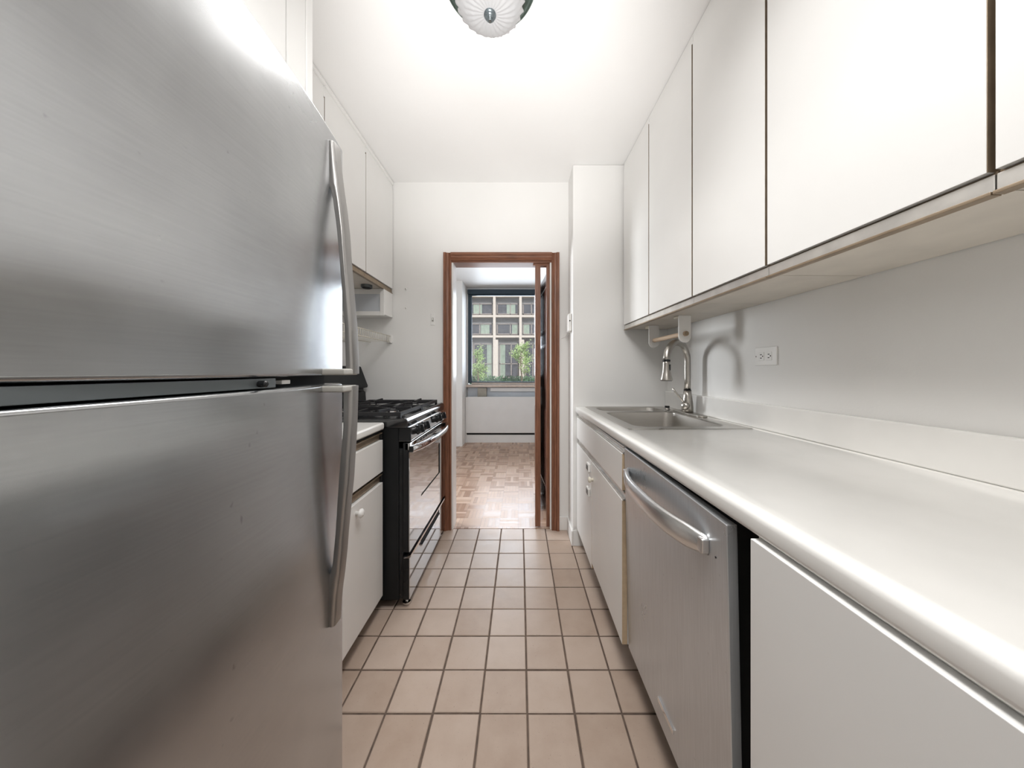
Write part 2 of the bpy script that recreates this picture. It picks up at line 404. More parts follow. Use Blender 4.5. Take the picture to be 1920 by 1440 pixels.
# ------------------------------------------------------------------ outdoors
GZ = -.6
struct('ground_outside', MB().box(-30, 30, 5.8, 60, GZ-.1, GZ), 'ground')
bl = thing('apartment_building', 'cream gridded building with green curtains seen through the window', 'building', (0, 40, GZ))
cols = [-9.6, -6.38, -3.16, .06, 3.28, 6.5, 9.7]
rows = [5.4, 7.9, 10.4, 12.9, 15.4]
gm = MB()
gm.box(-11, 11, 40.5, 42, GZ, 17)
obj('wall', gm, 'spandrel', bl)
for i, x in enumerate(cols):
    m = MB().box(x-.16, x+.16, 39.8, 40.5, 5.0, 17).box(x-.16, x+.46, 39.8, 40.5, GZ, 5.0)
    obj('pier', m, 'facade', bl, bevel=.02)
for z in rows:
    obj('floor_band', MB().box(-11, 11, 39.85, 40.5, z-.13, z+.13), 'facade', bl, bevel=.02)
for i in range(len(cols)-1):
    for j in range(4):
        x0, x1 = cols[i]+.3, cols[i+1]-.25
        z0, z1 = (GZ+.9, 4.55) if j == 0 else (rows[j-1]+.3, rows[j]-.85)
        if j == 0: x0 += .3
        f = MB().box(x0, x1, 40.38, 40.5, z1-.1, z1).box(x0, x1, 40.38, 40.5, z0, z0+.1).box(x0, x0+.1, 40.38, 40.5, z0, z1).box(x1-.1, x1, 40.38, 40.5, z0, z1)
        mx = x0+(x1-x0)*((.62 if i % 2 == 0 else .4))
        f.box(mx-.06, mx+.06, 40.38, 40.5, z0, z1)
        if j == 0: f.box(x0, x1, 40.38, 40.5, 2.0, 2.1)
        fr_ = obj('window', f, 'inframe', bl)
        obj('pane', MB().box(x0+.02, x1-.02, 40.46, 40.49, z0+.02, z1-.02), 'farglass', fr_)
        ww = [(.45, .85), (0, .3), (.1, .5), (.7, 1), (.6, .95)][(i*3+j*2) % 5]
        c0, c1 = x0+(x1-x0)*ww[0], x0+(x1-x0)*ww[1]
        n = 24
        pts = [(c0+(c1-c0)*t/n, 40.44+.015*math.sin(t*1.9)) for t in range(n+1)]
        cm = MB().prism(pts + [(c1, 40.462), (c0, 40.462)], 'z', z0+.1, z1-.1)
        obj('curtain', cm, 'curtain', fr_)
def tree(name, label, x, y, zt, wid, zc0, group=None):
    t = thing(name, label, 'tree', (x, y, GZ), group=group)
    rnd = random.Random(int(x*100))
    tr = MB().tube([(x, y, GZ), (x+.05, y, .6), (x-.05, y, 1.6), (x, y, zt-.4)], [.07, .06, .045, .015], 8)
    br = []
    for k in range(16):
        z = zc0+(zt-zc0)*rnd.random()*.8; a = rnd.random()*2*PI; l = wid*(.4+.5*rnd.random())*(1-(z-zc0)/(zt-zc0)*.6)
        e = (x+l*math.cos(a), y+l*math.sin(a), z+l*.6)
        tr.tube([(x, y, z), ((x+e[0])/2, (y+e[1])/2, z+l*.2), e], [.02, .014, .005], 5); br.append(((x, y, z), e))
    obj('trunk', tr, 'bark', t)
    lm = MB()
    for p, e in br:
        for q in range(85):
            s = .25+.75*rnd.random(); c = Vector(p).lerp(Vector(e), s)+Vector((rnd.gauss(0, .14), rnd.gauss(0, .14), rnd.gauss(0, .13)))
            d = Vector((rnd.uniform(-1, 1), rnd.uniform(-1, 1), rnd.uniform(-.3, 1.2))).normalized(); n = d.orthogonal().normalized()
            n.rotate(Matrix.Rotation(rnd.random()*6.28, 3, d)); ln = .16; wd = .035
            vs = [lm.bm.verts.new(v) for v in (c, c+d*ln*.5+n*wd, c+d*ln, c+d*ln*.5-n*wd)]
            lm.bm.faces.new(vs)
    obj('foliage', lm, 'leaf', t)
tree('young_tree', 'slim light green tree at the left side of the window view', -3.4, 26, 3.3, 1.0, .4)
tree('young_tree', 'bushy bright green tree in the middle of the window view', .1, 26, 3.5, 1.5, .8)
def hedge(label, x0, x1):
    hg = MB(); rnd = random.Random(3)
    for q in range(3000):
        c = Vector((rnd.uniform(x0, x1), rnd.uniform(28, 28.9), GZ+rnd.random()*1.25))
        d = Vector((rnd.uniform(-1, 1), rnd.uniform(-1, 1), rnd.uniform(-.2, 1))).normalized(); n = d.orthogonal().normalized(); ln = .2; wd = .06
        hg.bm.faces.new([hg.bm.verts.new(v) for v in (c, c+d*ln*.5+n*wd, c+d*ln, c+d*ln*.5-n*wd)])
    h = thing('hedge', label, 'hedge', ((x0+x1)/2, 28.5, GZ))
    obj('foliage', hg, 'hedge', h); obj('twigs', MB().box(x0, x1, 28.2, 28.7, GZ, GZ+1.05), 'hedge', h)
hedge('dark green clipped hedge low in front of the cream building', -5, 4)

# ------------------------------------------------------------------ refrigerator
def fx(y, top=0): return -.383-.031*((y-.38)/.38)**2
F = thing('refrigerator', 'stainless steel top-freezer refrigerator at the left of the kitchen', 'refrigerator', (-.85, .38, 0))
bx('cabinet_body', 'fridgegrey', F, -1.22, -.475, .006, .754, .03, 1.69, .006)
for yy in (.06, .7): obj('foot', MB().lathe([(.022, 0), (.022, .03)], (-.52, yy, 0), 12), 'black', F)
bx('base_grille', 'black', F, -.47, -.45, .02, .74, .03, .095, .003)
def fdoor(name, z0, z1):
    y0, y1 = .002, .758; n = 24
    front = [(fx(y0+(y1-y0)*i/n), y0+(y1-y0)*i/n) for i in range(n+1)]
    pts = [(-.465, y0)] + front + [(-.465, y1)]
    return obj(name, MB().prism(pts, 'z', z0, z1), 'steelf', F, bevel=.006, seg=3, angle=30)
fz = fdoor('freezer_door', 1.18, 1.705)
fd = fdoor('fridge_door', .1, 1.161)
bx('gasket', 'darkgap', F, -.475, -.45, .012, .748, .1, 1.70, .002)
def interp(tab, z):
    for (z0, a), (z1, b) in zip(tab, tab[1:]):
        if z0 >= z >= z1: 
            t = (z-z0)/(z1-z0); return a+(b-a)*t
    return tab[-1][1] if z < tab[-1][0] else tab[0][1]
def handle(tab, door, zs, backs):
    rings = []
    for z in zs:
        xf = interp(tab, z); xb = interp(backs, z)
        y0, y1 = .685, .711
        rings.append([(xb, y0+.002, z), (xb+(xf-xb)*.55, y0-.0015, z), (xf-.003, y0, z), (xf, y0+.004, z), (xf, y1, z), (xb, y1, z)])
    o = obj('handle', MB().loft(rings), 'steelh', door, bevel=.001, angle=50)
    return o
up = [(1.677, -.394), (1.62, -.3887), (1.582, -.384), (1.537, -.3774), (1.486, -.3718), (1.432, -.3684), (1.286, -.356), (1.207, -.3526), (1.183, -.352)]
upb = [(1.677, -.41), (1.583, -.41), (1.58, -.4033), (1.553, -.3966), (1.496, -.3887), (1.432, -.383), (1.286, -.3718), (1.207, -.3695), (1.183, -.369)]
h1 = handle(up, fz, [1.677-.01235*i for i in range(41)], upb)
lo = [(1.158, -.3535), (1.072, -.356), (.959, -.3628), (.846, -.374), (.801, -.3774), (.756, -.382), (.715, -.3876), (.668, -.391), (.648, -.392)]
lob = [(1.158, -.3745), (1.072, -.3746), (.959, -.384), (.846, -.391), (.781, -.397), (.753, -.4037), (.75, -.41), (.648, -.41)]
h2 = handle(lo, fd, [1.158-.01275*i for i in range(41)], lob)
bx('handle_bracket', 'taupe', h1, -.415, -.354, .655, .7105, 1.181, 1.194, .003)
bx('handle_bracket', 'taupe', h2, -.415, -.356, .655, .7105, 1.146, 1.159, .003)
obj('screw', MB().lathe([(.0035, 0), (.0035, .003)], (-.395, .6845, 1.594), 12, 'y'), 'black', h1)
hg = bx('hinge_plate', 'hingegrey', F, -.47, -.39, .1, .518, 1.163, 1.178, .001, label='grey hinge plate in the gap between the doors')
obj('hinge_screw', MB().lathe([(.005, 0), (.005, .012), (.003, .014)], (-.392, .485, 1.17), 12, 'x'), 'black', hg)
bx('door_catch', 'plastic', F, -.45, -.4, .545, .565, 1.167, 1.174, .001, label='small white catch in the gap between the doors')

# ------------------------------------------------------------------ left wall cabinets
def wall_unit(label, y0, y1, x0, xf, zb, ztop, fr, group, railmat, knob=None, zdoor_t=2.53, s=1, ds=.0018):
    """s=+1: cabinet on the left wall facing +x; s=-1: on the right wall facing -x (R frame)"""
    t = thing('wall_cabinet', label, 'cabinet', ((x0+xf)/2, (y0+y1)/2, zb), fr, group)
    def X(a, b): return (min(a, b), max(a, b))
    xc = xf-s*.02
    a, b = X(x0, xc)
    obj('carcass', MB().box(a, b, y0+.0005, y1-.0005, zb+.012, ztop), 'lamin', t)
    a, b = X(xc-s*.0005, xc+s*.001)
    obj('gap_shade_sheet', MB().box(a, b, y0+.001, y1-.001, zb+.04, zdoor_t), 'bronze', t)  # bronze sheet behind the door, its colour stands in for shade in the gaps
    a, b = X(xc+s*.001, xf-s*.004)
    bx('top_filler', 'lam', t, a, b, y0, y1, zdoor_t+.003, ztop, .0015)
    if s == 1: bx('scribe_trim', 'lam', t, xf-.006, xf+.007, y0, y1, H-.024, H-.0035, .003)
    a, b = X(xc+s*.0015, xf)
    d = bx('door', 'lam', t, a, b, y0+ds, y1-ds, zb+.037, zdoor_t, .0008)
    a, b = X(xc+s*.002, xf-s*.0008)
    obj('edge_strip', MB().box(a, b, y0+ds-.0008, y0+ds+.0004, zb+.038, zdoor_t-.001), 'bronze', d)
    a, b = X(xc, xf-s*.008)
    r = obj('pull_rail', MB().box(a, b, y0, y1, zb+.006, zb+.033), railmat, t, bevel=.001)
    a, b = X(xc, xf-s*.001)
    obj('rail_lip', MB().box(a, b, y0, y1, zb, zb+.006), 'bronze', r, bevel=.001)
    a, b = X(xc, xf-s*.014)
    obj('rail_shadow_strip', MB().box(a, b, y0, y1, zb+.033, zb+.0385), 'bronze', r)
    a, b = X(x0, xc)
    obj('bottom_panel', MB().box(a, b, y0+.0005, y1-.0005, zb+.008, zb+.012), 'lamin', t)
    return t
gL = 'white wall cabinets on the left wall'
wall_unit('white left wall cabinet touching the far wall, above the stove', 2.003, 2.425, -1.265, -.951, 1.763, H-.003, 'L', gL, 'bronze', zdoor_t=2.54)
wall_unit('second white left wall cabinet from the far wall, partly behind the refrigerator handle', 1.579, 2.001, -1.265, -.951, 1.763, H-.003, 'L', gL, 'bronze', zdoor_t=2.525)
wall_unit('white left wall cabinet just behind the top of the refrigerator, only a sliver showing', 1.12, 1.577, -1.265, -.951, 1.763, H-.003, 'L', gL, 'bronze', zdoor_t=2.515)
oc = thing('overhead_cabinet', 'deep white cabinet above the refrigerator', 'cabinet', (-.95, .55, 1.78))
bx('carcass', 'lam', oc, -1.265, -.69, -.25, 1.045, 1.78, H-.003, .002)
bx('door', 'lam', oc, -.69, -.67, .36, .928, 1.79, H-.02, .0015)
bx('door', 'lam', oc, -.69, -.67, -.23, .357, 1.79, H-.02, .0015)
bx('filler_panel', 'lam', oc, -.69, -.67, .932, 1.012, 1.78, H-.004, .0015)
bx('corner_post', 'lam', oc, -.69, -.667, 1.0135, 1.045, 1.78, H-.003, .003)
# vent box and puck light below it
vb = thing('vent_box', 'small white boxed-in duct below the wall cabinet beside the far wall', 'duct box', (-1.1, 2.35, 1.577))
bx('box', 'lam', vb, -1.26, -.953, 2.285, 2.425, 1.585, 1.768, .002)
obj('face_frame', MB().box(-.982, -.953, 2.272, 2.285, 1.577, 1.768).box(-1.26, -.982, 2.272, 2.285, 1.577, 1.607), 'lam', vb, bevel=.002)
bx('shade_grey_panel', 'radgrey', vb, -1.26, -.982, 2.2845, 2.2855, 1.607, 1.73, 0)  # near face of the white box, its shade put in as grey colour
pl = thing('under_cabinet_spot', 'flat round light under the wall cabinet above the stove', 'light', (-1.04, 2.2, 1.75))
obj('housing', MB().lathe([(.036, 0), (.036, .02), (.03, .0205)], (-1.04, 2.2, 1.752), 24), 'hingegrey', pl)
obj('lens', MB().lathe([(.026, -.004), (.03, 0)], (-1.04, 2.2, 1.752), 24), 'darkgap', pl)
# wire rack
wr = thing('wire_shelf', 'white wire spice shelf on the left wall above the stove', 'shelf', (-1.1, 2.1, 1.4))
xl = -.967
m = MB()
for z in (1.448, 1.402): m.tube([(xl, 1.64, z), (xl, 2.425, z)], .0028, 6)
y = 1.65
while y < 2.42: m.tube([(xl, y, 1.402), (xl, y, 1.448)], .0016, 6); y += .0265
obj('front_lip', m, 'wire', wr, smooth=True)
m = MB(); y = 1.65
while y < 2.42: m.tube([(-1.268, y, 1.406), (xl, y, 1.406)], .0011, 5); y += .053
for x in (-1.265, -1.12): m.tube([(x, 1.64, 1.402), (x, 2.425, 1.402)], .0028, 6)
obj('shelf_wires', m, 'wire', wr, smooth=True)
obj('end_clip', MB().box(-.99, -.955, 2.412, 2.43, 1.395, 1.455), 'plastic', wr, bevel=.003)

# ------------------------------------------------------------------ left base cabinet and counter
lb = thing('base_cabinet', 'white base cabinet with drawer between refrigerator and stove', 'cabinet', (-.95, 1.18, 0))
bx('carcass', 'lam', lb, -1.265, -.697, .772, 1.597, .09, .899, .001)
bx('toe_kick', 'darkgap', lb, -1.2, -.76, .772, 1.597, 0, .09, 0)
bx('drawer', 'lamc', lb, -.695, -.675, .775, 1.595, .695, .85, .0015)
dr = bx('door', 'lamc', lb, -.695, -.675, .775, 1.595, .085, .642, .0015)
obj('knob', MB().lathe([(.009, 0), (.007, .01), (.017, .016), (.019, .022), (.015, .028), (.006, .031)], (-.675, 1.335, .603), 18, 'x'), 'plastic', dr, smooth=True)
for z0, z1 in ((.852, .895), (.645, .692)):
    r = obj('pull_rail', MB().box(-.697, -.69, .772, 1.597, z0, z1).box(-.69, -.677, .772, 1.597, z1-.014, z1-.009), 'bronze', lb, bevel=.001)
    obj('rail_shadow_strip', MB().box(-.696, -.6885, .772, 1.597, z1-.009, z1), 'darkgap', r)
    bx('rail_end', 'darkgap', r, -.696, -.68, 1.59, 1.5985, z0+.004, z1-.014, 0)
ct = thing('countertop', 'short white laminate countertop between refrigerator and stove', 'countertop', (-.95, 1.18, .9))
obj('slab', MB().box(-1.268, -.668, .765, 1.6, .9005, .936), 'counter', ct, bevel=.01, seg=4)
obj('backsplash', MB().box(-1.268, -1.25, .765, 1.6, .936, 1.036), 'counter', ct, bevel=.004)

# ------------------------------------------------------------------ gas stove
S = thing('gas_stove', 'black gas stove with glossy oven door beside the doorway', 'stove', (-.87, 2.01, 0))
SY0, SY1 = 1.616, 2.385
bx('body', 'blackside', S, -1.2, -.605, SY0, SY1, .045, .925, .004)
bx('front_frame', 'black', S, -.605, -.585, SY0+.004, SY1-.004, .05, .8, .003)
for yy in (SY0+.045, SY1-.045):
    for xx in (-.58, -1.15):
        obj('leveling_foot', MB().lathe([(.017, 0), (.02, .004), (.02, .012), (.008, .014), (.008, .05)], (xx, yy, 0), 14), 'chrome', S)
# cooktop with rounded front rim
prof = [(-1.2, .918), (-1.2, .945)] + [(-.59, .952)] + arc(-.585, .93, .027, PI/2, -.45, 8)[1:] + [(-.56, .905), (-.6, .905)]
tp = obj('cooktop', MB().prism(prof, 'y', SY0-.003, SY1+.003), 'blackgloss', S, bevel=.004, angle=50)
# control panel
cpn = obj('control_panel', MB().prism([(-.605, .905), (-.557, .907), (-.541, .845), (-.545, .836), (-.605, .836)], 'y', SY0+.004, SY1-.004), 'glassblack', S, bevel=.002)
bx('panel_end_cap', 'black', cpn, -.605, -.5435, SY0-.001, SY0+.006, .838, .908, .003)
dirn = Vector((.062, 0, .016)).normalized()
for yk in (1.735, 1.845, 2.13, 2.245):
    c0 = Vector((-.5495, yk, .875)); ax = dirn
    k = MB(); rings = []
    for r_, h_ in ((.027, .0), (.027, .004), (.022, .006), (.0215, .022), (.019, .025)):
        u = Vector((0, 1, 0)); w_ = ax.cross(u)
        rings.append([tuple(c0+ax*h_+(u*math.cos(a)+w_*math.sin(a))*r_) for a in (2*PI*j/20 for j in range(20))])
    k.loft(rings)
    ko = obj('knob', k, 'black', S, bevel=.0008)
    g = MB(); u = Vector((0, 1, 0)); w_ = ax.cross(u)
    def Pk(a, b, h_): return tuple(c0+ax*h_+u*a+w_*b)
    g.loft([[Pk(-.006, -.023, .02), Pk(.006, -.023, .02), Pk(.006, .023, .02), Pk(-.006, .023, .02)], [Pk(-.004, -.021, .037), Pk(.004, -.021, .037), Pk(.004, .021, .037), Pk(-.004, .021, .037)]])
    obj('grip', g, 'black', ko, bevel=.0015)
    obj('pointer', MB().loft([[Pk(-.0012, .008, .0365), Pk(.0012, .008, .0365), Pk(.0012, .0205, .0365), Pk(-.0012, .0205, .0365)], [Pk(-.0012, .008, .0378), Pk(.0012, .008, .0378), Pk(.0012, .0205, .0378), Pk(-.0012, .0205, .0378)]]), 'plastic', ko)
# oven door
DX = -.551
od = bx('oven_door', 'black', S, -.585, DX-.004, SY0+.002, SY1-.002, .281, .83, .004)
WY0, WY1, WZa, WZb = 1.81, 2.215, .495, .695
gf = MB().box(DX-.004, DX, SY0+.004, SY1-.004, .283, WZa).box(DX-.004, DX, SY0+.004, SY1-.004, WZb, .79).box(DX-.004, DX, SY0+.004, WY0, WZa, WZb).box(DX-.004, DX, WY1, SY1-.004, WZa, WZb)
obj('glass_front', gf, 'glassblack', od)
bx('oven_window', 'glassblack', od, DX-.006, DX-.0025, WY0, WY1, WZa, WZb, 0)
obj('window_edging', MB().box(DX-.005, DX+.0006, WY0, WY1, WZa-.004, WZa).box(DX-.005, DX+.0006, WY1, WY1+.013, WZa-.004, WZb), 'darkgap', od)
tr = bx('vent_trim', 'glassblack', od, -.575, DX+.003, SY0+.002, SY1-.002, .792, .829, .003)
for i in range(9):
    yv = 1.78+.05*i
    bx('vent_slot', 'darkgap', tr, DX, DX+.0038, yv, yv+.034, .806, .813, 0)
hp_ = []
n = 30
for i in range(n+1):
    t = i/n; y = SY0+.006+(SY1-SY0-.012)*t
    b = 1-abs(2*t-1)**2.6
    hp_.append((y, DX+.008+.052*b))
rings = []
for y, x in hp_:
    zc = .797
    rings.append([(x-.010, y, zc-.016), (x+.004, y, zc-.018), (x+.010, y, zc-.011), (x+.0125, y, zc), (x+.010, y, zc+.011), (x+.004, y, zc+.017), (x-.010, y, zc+.015)])
obj('door_handle', MB().loft(rings), 'glassblack', od, bevel=.0015, angle=60, smooth=False)
for yy in (SY0+.012, SY1-.012):
    bx('handle_post', 'black', od, DX-.004, DX+.018, yy-.012, yy+.012, .783, .812, .003)
# storage drawer
sd = bx('storage_drawer', 'black', S, -.585, DX-.004, SY0+.002, SY1-.002, .045, .262, .003)
bx('drawer_front', 'glassblack', sd, DX-.004, DX, SY0+.004, SY1-.004, .047, .255, .0015)
obj('drawer_lip', MB().prism([(DX-.03, .255), (DX-.004, .266), (DX+.006, .27), (DX+.008, .262), (DX, .254)], 'y', SY0, SY1), 'chrome', sd)
bx('handle_recess', 'darkgap', sd, DX-.002, DX+.0008, 1.80, 2.21, .222, .247, .004)
obj('recess_lip', MB().prism([(DX, .222), (DX+.01, .226), (DX+.01, .221), (DX, .214)], 'y', 1.80, 2.21), 'glassblack', sd)
# backguard
bg = [(-1.2, .945), (-1.2, 1.222), (-1.175, 1.222), (-1.168, 1.216), (-1.118, 1.082), (-1.12, 1.068), (-1.15, 1.062), (-1.15, 1.045), (-1.135, 1.035), (-1.13, .96), (-1.1, .945)]
bgo = obj('backguard', MB().prism(bg, 'y', SY0, SY1), 'blackside', S, bevel=.004)
bx('clock_panel', 'glassblack', bgo, -1.145, -1.139, 1.85, 2.15, 1.09, 1.16, 0) if False else None
# burners and grates
for bxx, byy in ((-.72, 1.81), (-.72, 2.19), (-1.0, 1.81), (-1.0, 2.19)):
    b = obj('burner', MB().lathe([(.075, 0), (.07, .003), (.03, .004)], (bxx, byy, .9515), 24), 'black', S)
    obj('burner_base', MB().lathe([(.04, .003), (.042, .012), (.036, .016)], (bxx, byy, .9515), 24), 'chrome', b, smooth=False)
    obj('burner_cap', MB().lathe([(.034, .016), (.036, .019), (.034, .023), (.02, .025)], (bxx, byy, .9515), 24), 'castiron', b)
for y0, y1 in ((SY0+.03, 1.99), (2.01, SY1-.03)):
    g = MB(); x0, x1 = -1.09, -.61; z = .979; r = .006
    ym = (y0+y1)/2
    def bar(xa, ya, xb, yb, za=z, zb_=z):
        d = Vector((xb-xa, yb-ya, 0)).normalized(); p = Vector((-d.y, d.x, 0))*.0055
        A = Vector((xa, ya, za)); B = Vector((xb, yb, zb_))
        g.loft([[tuple(A+p+Vector((0,0,.006))), tuple(A-p+Vector((0,0,.006))), tuple(A-p-Vector((0,0,.012))), tuple(A+p-Vector((0,0,.012)))],
                [tuple(B+p+Vector((0,0,.006))), tuple(B-p+Vector((0,0,.006))), tuple(B-p-Vector((0,0,.012))), tuple(B+p-Vector((0,0,.012)))]])
    bar(x0, y0, x1, y0, z-.006, z-.006); bar(x0, y1, x1, y1, z-.006, z-.006); bar(x0, y0, x0, y1, z-.006, z-.006); bar(x1, y0, x1, y1, z-.006, z-.006); bar((x0+x1)/2, y0, (x0+x1)/2, y1, z-.006, z-.006)
    for bxx in (-.72, -1.0):
        for dx, dy in ((1, 0), (-1, 0), (0, 1), (0, -1)):
            ex = bxx+dx*.14 if dx else bxx; ey = ym+dy*(y1-y0)/2 if dy else ym
            if dx: ex = (x1 if bxx > -.85 else (x0+x1)/2) if dx > 0 else ((x0+x1)/2 if bxx > -.85 else x0)
            bar(ex, ey, bxx+dx*.025, ym+dy*.025, z+.005, z)
    for xx in (x0, x1, (x0+x1)/2):
        for yy in (y0, y1): g.box(xx-.007, xx+.007, yy-.007, yy+.007, .951, z)
    obj('grate', g, 'castiron', S, bevel=.001)

# ------------------------------------------------------------------ right run : base cabinets, counter
gR = 'white wall cabinets on the right wall'
wall_unit('white right wall cabinet touching the pier, farthest of the right row', 1.787, 2.198, .617, .316, 1.463, H-.003, 'R', gR, 'alu', zdoor_t=2.556, s=-1, ds=.0038)
wall_unit('second white right wall cabinet from the pier, above the faucet', 1.349, 1.785, .617, .316, 1.463, H-.003, 'R', gR, 'alu', zdoor_t=2.556, s=-1, ds=.0038)
wall_unit('third white right wall cabinet from the pier, above the outlet', .951, 1.347, .617, .316, 1.463, H-.003, 'R', gR, 'alu', zdoor_t=2.556, s=-1, ds=.0038)
wall_unit('fourth white right wall cabinet from the pier', .5, .949, .617, .316, 1.463, H-.003, 'R', gR, 'alu', zdoor_t=2.556, s=-1, ds=.0038)
wall_unit('nearest white right wall cabinet at the frame edge', .05, .498, .617, .316, 1.463, H-.003, 'R', gR, 'alu', zdoor_t=2.556, s=-1, ds=.0038)

sb = thing('sink_cabinet', 'white cabinet with two doors below the sink', 'cabinet', (.3, 1.7, 0), 'S')
SB0, SB1 = 1.222, 2.196
obj('carcass', MB().box(.022, .61, SB0+.003, SB0+.02, .156, .904).box(.022, .61, SB1-.02, SB1, .156, .904).box(.022, .61, SB0+.02, SB1-.02, .156, .17).box(.022, .03, SB0+.02, SB1-.02, .17, .904), 'lam', sb)
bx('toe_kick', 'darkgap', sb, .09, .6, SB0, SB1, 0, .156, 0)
def front(name, z0, z1, y0, y1):
    d = bx(name, 'lam', sb, .001, .021, y0, y1, z0, z1, .0012)
    bx('bare_edge', 'tanedge', d, .0015, .0205, y0-.0008, y0+.001, z0+.001, z1-.001, 0, label='tan bare board edge')
    return d
front('drawer', .737, .876, SB0+.004, SB1)
dR = front('door', .155, .7, SB0+.004, 1.742)
dL = front('door', .125, .7, 1.746, SB1)
for z0, z1 in ((.878, .9045), (.702, .735)):
    r = obj('pull_rail', MB().box(.014, .022, SB0, SB1, z0, z1).box(.004, .014, SB0, SB1, z0, z0+.005).box(.006, .014, SB0, SB1, z1-.006, z1-.001), 'alu', sb, bevel=.0008)
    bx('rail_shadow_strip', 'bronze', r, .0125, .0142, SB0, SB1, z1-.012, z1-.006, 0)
obj('knob', MB().lathe([(.009, 0), (.007, -.01), (.014, -.015), (.016, -.02), (.012, -.025), (.005, -.027)], (.001, 1.71, .615), 18, 'x'), 'cream', dR, smooth=True)
for z in (.655, .52):
    l_ = obj('latch', MB().box(-.012, .001, 1.775, 1.83, z-.022, z+.022), 'plastic', dL, bevel=.003)
    bx('latch_plate', 'hingegrey', l_, -.0135, -.0115, 1.782, 1.823, z-.014, z+.012, .001)
obj('latch_cord', MB().tube([(-.006, 1.79, .635), (-.008, 1.775, .6), (-.008, 1.772, .57), (-.006, 1.785, .54)], .0015, 6), 'plastic', dL)

eb = thing('base_cabinet', 'white base cabinet under the near end of the counter, next to the dishwasher', 'cabinet', (.3, .1, 0), 'R')
bx('carcass', 'lam', eb, .003, .61, -.35, .568, .1, .904, .002)
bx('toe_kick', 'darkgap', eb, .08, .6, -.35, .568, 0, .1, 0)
bx('door', 'lam', eb, -.016, .003, .105, .562, .1, .9, .0015)
bx('door', 'lam', eb, -.016, .003, -.34, .101, .1, .9, .0015)

ctr = thing('countertop', 'long white laminate countertop with backsplash holding the sink', 'countertop', (.3, .9, .905), 'R')
slab = obj('slab', MB().box(-.013, .618, -.36, 2.197, .9055, .946), 'counter', ctr, bevel=.012, seg=4)
SX0, SX1, SK0, SK1 = .05, .575, 1.345, 2.185
def cut(o, x0, x1, y0, y1, z0, z1):
    me = bpy.data.meshes.new('cutter'); b = BASE[o]; mb = MB().box(x0, x1, y0, y1, z0, z1)
    for v in mb.bm.verts: v.co -= b
    mb.bm.to_mesh(me); mb.bm.free()
    c = bpy.data.objects.new('cutter', me); C.objects.link(c); c.parent = o.parent
    bpy.context.view_layer.update()
    for m_ in [m_ for m_ in o.modifiers if m_.type == 'WEIGHTED_NORMAL']: o.modifiers.remove(m_)
    md = o.modifiers.new('cut', 'BOOLEAN'); md.object = c; md.operation = 'DIFFERENCE'; md.solver = 'EXACT'
    dg = bpy.context.evaluated_depsgraph_get(); dg.update()
    nm = bpy.data.meshes.new_from_object(o.evaluated_get(dg)); o.modifiers.clear(); o.data = nm
    bpy.data.objects.remove(c)
cut(slab, SX0+.012, SX1-.012, SK0+.012, SK1-.012, .8, 1.0)
obj('backsplash', MB().box(.598, .6185, -.36, 2.197, .946, 1.052), 'counter', ctr, bevel=.006, seg=3)

# sink
sk = thing('sink', 'stainless steel double-bowl sink set into the counter', 'sink', (.31, 1.76, .946), 'R')
zr = .9485
bas = [(.105, .5, 1.40, 1.905, .75), (.105, .5, 1.945, 2.145, .8)]
m = MB()
split = 1.925
for (x0, x1, y0, y1, zb), (oy0, oy1) in zip(bas, ((SK0, split), (split, SK1))):
    outer = rrect(SX0, SX1, oy0, oy1, .003, 6); inner = rrect(x0, x1, y0, y1, .05, 6)
    mid = rrect(x0-.008, x1+.008, y0-.008, y1+.008, .056, 6)
    m.loft([[(p[0], p[1], zr) for p in outer], [(p[0], p[1], zr+.0005) for p in mid], [(p[0], p[1], zr-.004) for p in inner]], False, False)
m.loft([[(p[0], p[1], zr) for p in rrect(SX0, SX1, SK0, SK1, .02, 6)], [(p[0], p[1], .9462) for p in rrect(SX0-.004, SX1+.004, SK0-.004, SK1+.004, .022, 6)]], False, False)
obj('rim', m, 'steels', sk, smooth=True)
for x0, x1, y0, y1, zb in bas:
    rr_ = []
    for k in range(9):
        t = k/8; ins = .012*t; z = zr-.004-(zr-.004-zb)*t
        if k == 8: ins += .03
        elif k == 7: z = zb+.012; ins += .012
        rr_.append([(p[0], p[1], z) for p in rrect(x0+ins, x1-ins, y0+ins, y1-ins, .05, 6)])
    bo = obj('bowl', MB().loft(rr_, False, True), 'steels', sk, smooth=True)
    cx, cy = (x0+x1)/2, (y0+y1)/2
    obj('strainer', MB().lathe([(.045, .001), (.043, .004), (.02, .002)], (cx, cy, zb), 24), 'chrome', bo)

# faucet
fa = thing('faucet', 'brushed nickel pull-down faucet with tall curved neck on the sink', 'faucet', (.565-.03, 1.815, zr), 'R')
fxx, fyy = .548, 1.815
z0 = zr+.001
obj('base_plate', MB().prism(rrect(fxx-.027, fxx+.027, fyy-.165, fyy+.14, .027, 6), 'z', z0, z0+.008), 'nickel', fa, bevel=.002)
obj('body', MB().lathe([(.03, .008), (.03, .03), (.028, .06), (.023, .1), (.0195, .13)], (fxx, fyy, z0), 24), 'nickel', fa, smooth=True)
obj('collar', MB().lathe([(.0198, .13), (.0198, .134)], (fxx, fyy, z0), 24), 'black', fa)
d = Vector((-.176, -.12, 0)); reach = d.length; d.normalize(); rr_ = reach/2; zt = 1.243
path = [(fxx, fyy, z0+.13), (fxx, fyy, 1.15), (fxx, fyy, zt)]
for i in range(1, 19):
    a = PI*i/18; c_ = Vector((fxx, fyy, zt))+d*rr_
    p = c_-d*rr_*math.cos(a)+Vector((0, 0, rr_*.95*math.sin(a))); path.append(tuple(p))
